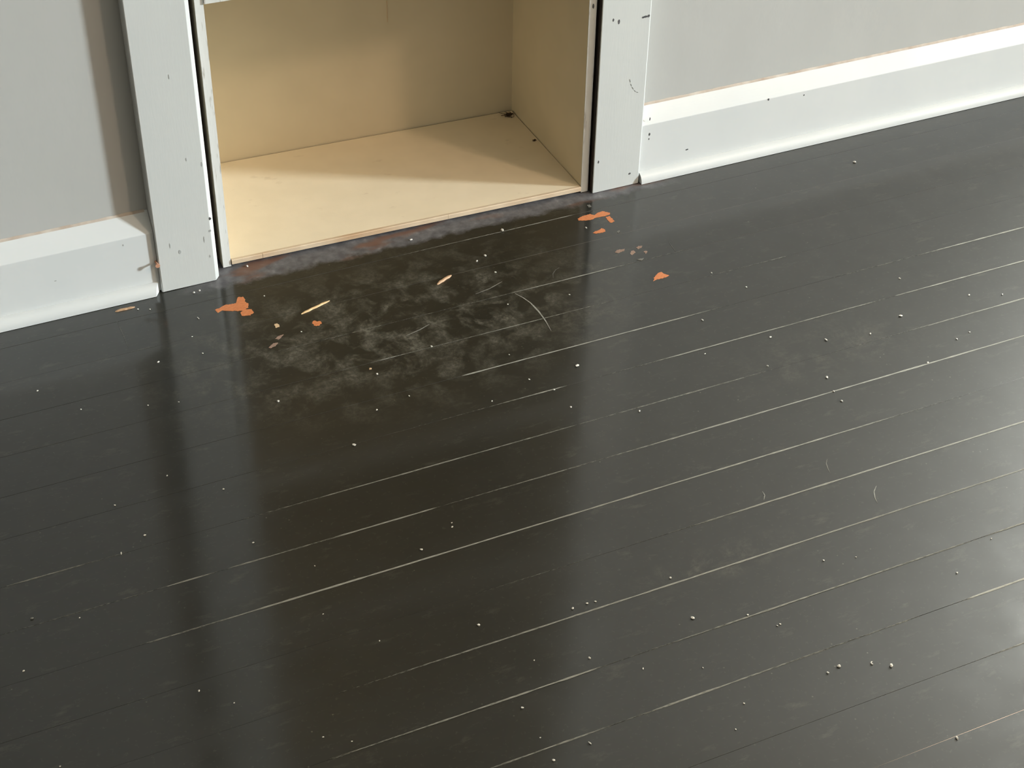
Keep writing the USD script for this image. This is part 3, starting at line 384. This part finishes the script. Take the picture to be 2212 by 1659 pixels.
for k, z in enumerate((0.5225, 0.98, 1.44, 1.955)):
    fr, br = leaned(FR, FRu, z), leaned(BR, BRu, z)
    qd = [(FL[0] + e, FL[1] + .0005), (fr[0] - e, fr[1] + .0005), (br[0] - e, br[1] - e), (BL[0] + e, BL[1] - e)]
    sh = board_obj('shelf' if k < 3 else 'top_panel', slab([qd[0], qd[1], qd[2], qd[3]], z, z + 0.019), M['cream_paint'], cup)
    fe = [(qd[0][0], qd[0][1] - .004), (qd[1][0], qd[1][1] - .004), (qd[1][0], qd[1][1] - .0002), (qd[0][0], qd[0][1] - .0002)]
    board_obj('front_edge', slab(fe, z, z + 0.0195), M['edge_paint'], sh)
# the old door jamb behind the casings, unpainted and dark
t4 = tag(xform('trim_4'), 'dark unpainted door jamb seen through the gaps beside the cupboard', 'door jamb', kind='structure')
obj('jamb_board', box(OPEN[0] + .0005, 0.1125, 0.0005, 0.42, 0.0015, 2.0), M['dark_void'], t4)
obj('jamb_board', box(0.8850, OPEN[1] - .0005, 0.0005, 0.42, 0.0015, 2.0), M['dark_void'], t4)
obj('jamb_board', box(0.1130, 0.8845, 0.0005, 0.42, 2.001, 2.02), M['dark_void'], t4)
obj('rear_board', box(OPEN[0] + .0005, OPEN[1] - .0005, 0.4205, 0.44, 0.0015, 2.02), M['dark_void'], t4)

# ------------------------------------------------------------------ things lying about
def crumb(seed, r, flat=0.55):
    g = np.random.default_rng(seed)
    m = trimesh.creation.icosphere(1, 1.0)
    m.vertices *= (0.75 + 0.5 * g.random(len(m.vertices)))[:, None]
    m.vertices *= np.array([1.0 + 0.35 * g.random(), 0.7 + 0.25 * g.random(), flat]) * r
    a = g.random() * 6.28; m.apply_transform(trimesh.transformations.rotation_matrix(a, (0, 0, 1)))
    m.apply_translation((0, 0, -m.bounds[0, 2])); return m
for k, (x, y, s) in enumerate(CRUMBS):
    lab, group, name, mt, shape = 'tiny pale speck of plaster lying loose on the dark floorboards', 'tiny pale plaster specks strewn over the floorboards', 'plaster_crumb', 'plaster', None
    if k in SPECIAL_CRUMBS: lab, mt, shape = SPECIAL_CRUMBS[k]; group = None
    r = s * 0.42
    m = crumb(100 + k, r)
    if shape == 'long': m.vertices *= (0.55, 0.55, 0.8); m.apply_transform(trimesh.transformations.scale_matrix(2.3, (0, 0, 0), (0.35 if k % 2 else -0.25, 0.94, 0)))
    if shape == 'curl':
        t = np.linspace(0.2, 3.2, 9); c = np.c_[np.cos(t), np.sin(t)] * r
        m = trimesh.creation.extrude_polygon(Polygon(np.vstack([c, c[::-1] * 0.55])), r * 0.5, engine='earcut')
        m.apply_transform(trimesh.transformations.rotation_matrix(1.1, (0, 0, 1)))
    o = obj(name, m, M[mt], at=(x, y, 0.0001))
    tag(o, lab, 'crumb', group)
def splinter(pts, w, label, seed, m_='splinter_tan'):
    (xa, ya), (xb, yb) = pts; g = np.random.default_rng(seed); L = math.hypot(xb - xa, yb - ya)
    t = np.linspace(0, 1, 9); hw = w / 2 * np.array([0.35, 0.85, 1, 0.95, 1, 0.9, 1, 0.8, 0.3]); h = w * 0.6 * np.array([0.5, 0.9, 1, 1, 1, 0.9, 1, 0.8, 0.4])
    off = (g.random(9) - 0.5) * w * 0.25
    v, f = [], []
    for q, a, b, o in zip(t, hw, h, off): v += [((q - .5) * L, o - a, 0), ((q - .5) * L, o + a, 0), ((q - .5) * L, o + a * .6, b), ((q - .5) * L, o - a * .5, b)]
    for i in range(8):
        for j in range(4): a, b = i * 4 + j, i * 4 + (j + 1) % 4; f += [(a, b, b + 4), (a, b + 4, a + 4)]
    f += [(0, 2, 1), (0, 3, 2), (32, 33, 34), (32, 34, 35)]
    m = trimesh.Trimesh(v, f, process=False); m.fix_normals(); m.apply_transform(trimesh.transformations.rotation_matrix(math.atan2(yb - ya, xb - xa), (0, 0, 1)))
    tag(obj('wood_splinter', m, M[m_], at=((xa + xb) / 2, (ya + yb) / 2, 0.0001)), label, 'splinter')
splinter(SPLINTERS['a'], 0.0042, 'longest pale wood splinter on the floor in front of the cupboard', 1, 'splinter_wood')
splinter(SPLINTERS['b'], 0.0055, 'short tan wood splinter on the floor, right of the longest splinter', 2)
splinter(SPLINTERS['c'], 0.0045, 'tan wood splinter lying along the foot of the left baseboard', 3)
# lint in the cupboard corner
def strands(seed, n, r, center):
    g = np.random.default_rng(seed); parts = []
    for _ in range(n):
        p = np.cumsum(g.normal(0, 1, (7, 3)) * (1, 0.7, 0.45), axis=0); p = (p - p.mean(0)) * r / max(1e-6, np.abs(p).max())
        p[:, 2] = np.abs(p[:, 2]) * 0.6 + 0.0006
        for a, b in zip(p[:-1], p[1:]): parts.append(trimesh.creation.cylinder(0.00045, segment=(a, b), sections=5))
    return cat(*parts).apply_translation(center)
ZF = ZB1
tag(obj('lint', strands(5, 5, 0.007, (0, 0, 0)), M['lint_brown'], at=(0.8420, 0.1800, ZF)), 'brown curl of lint on the cupboard floor by its right side', 'lint')
tag(obj('lint', strands(9, 14, 0.019, (0, 0, 0)), M['lint_brown'], at=(0.836, 0.297, ZF)), 'brown lint and cobweb caught in the back right cupboard corner', 'lint')
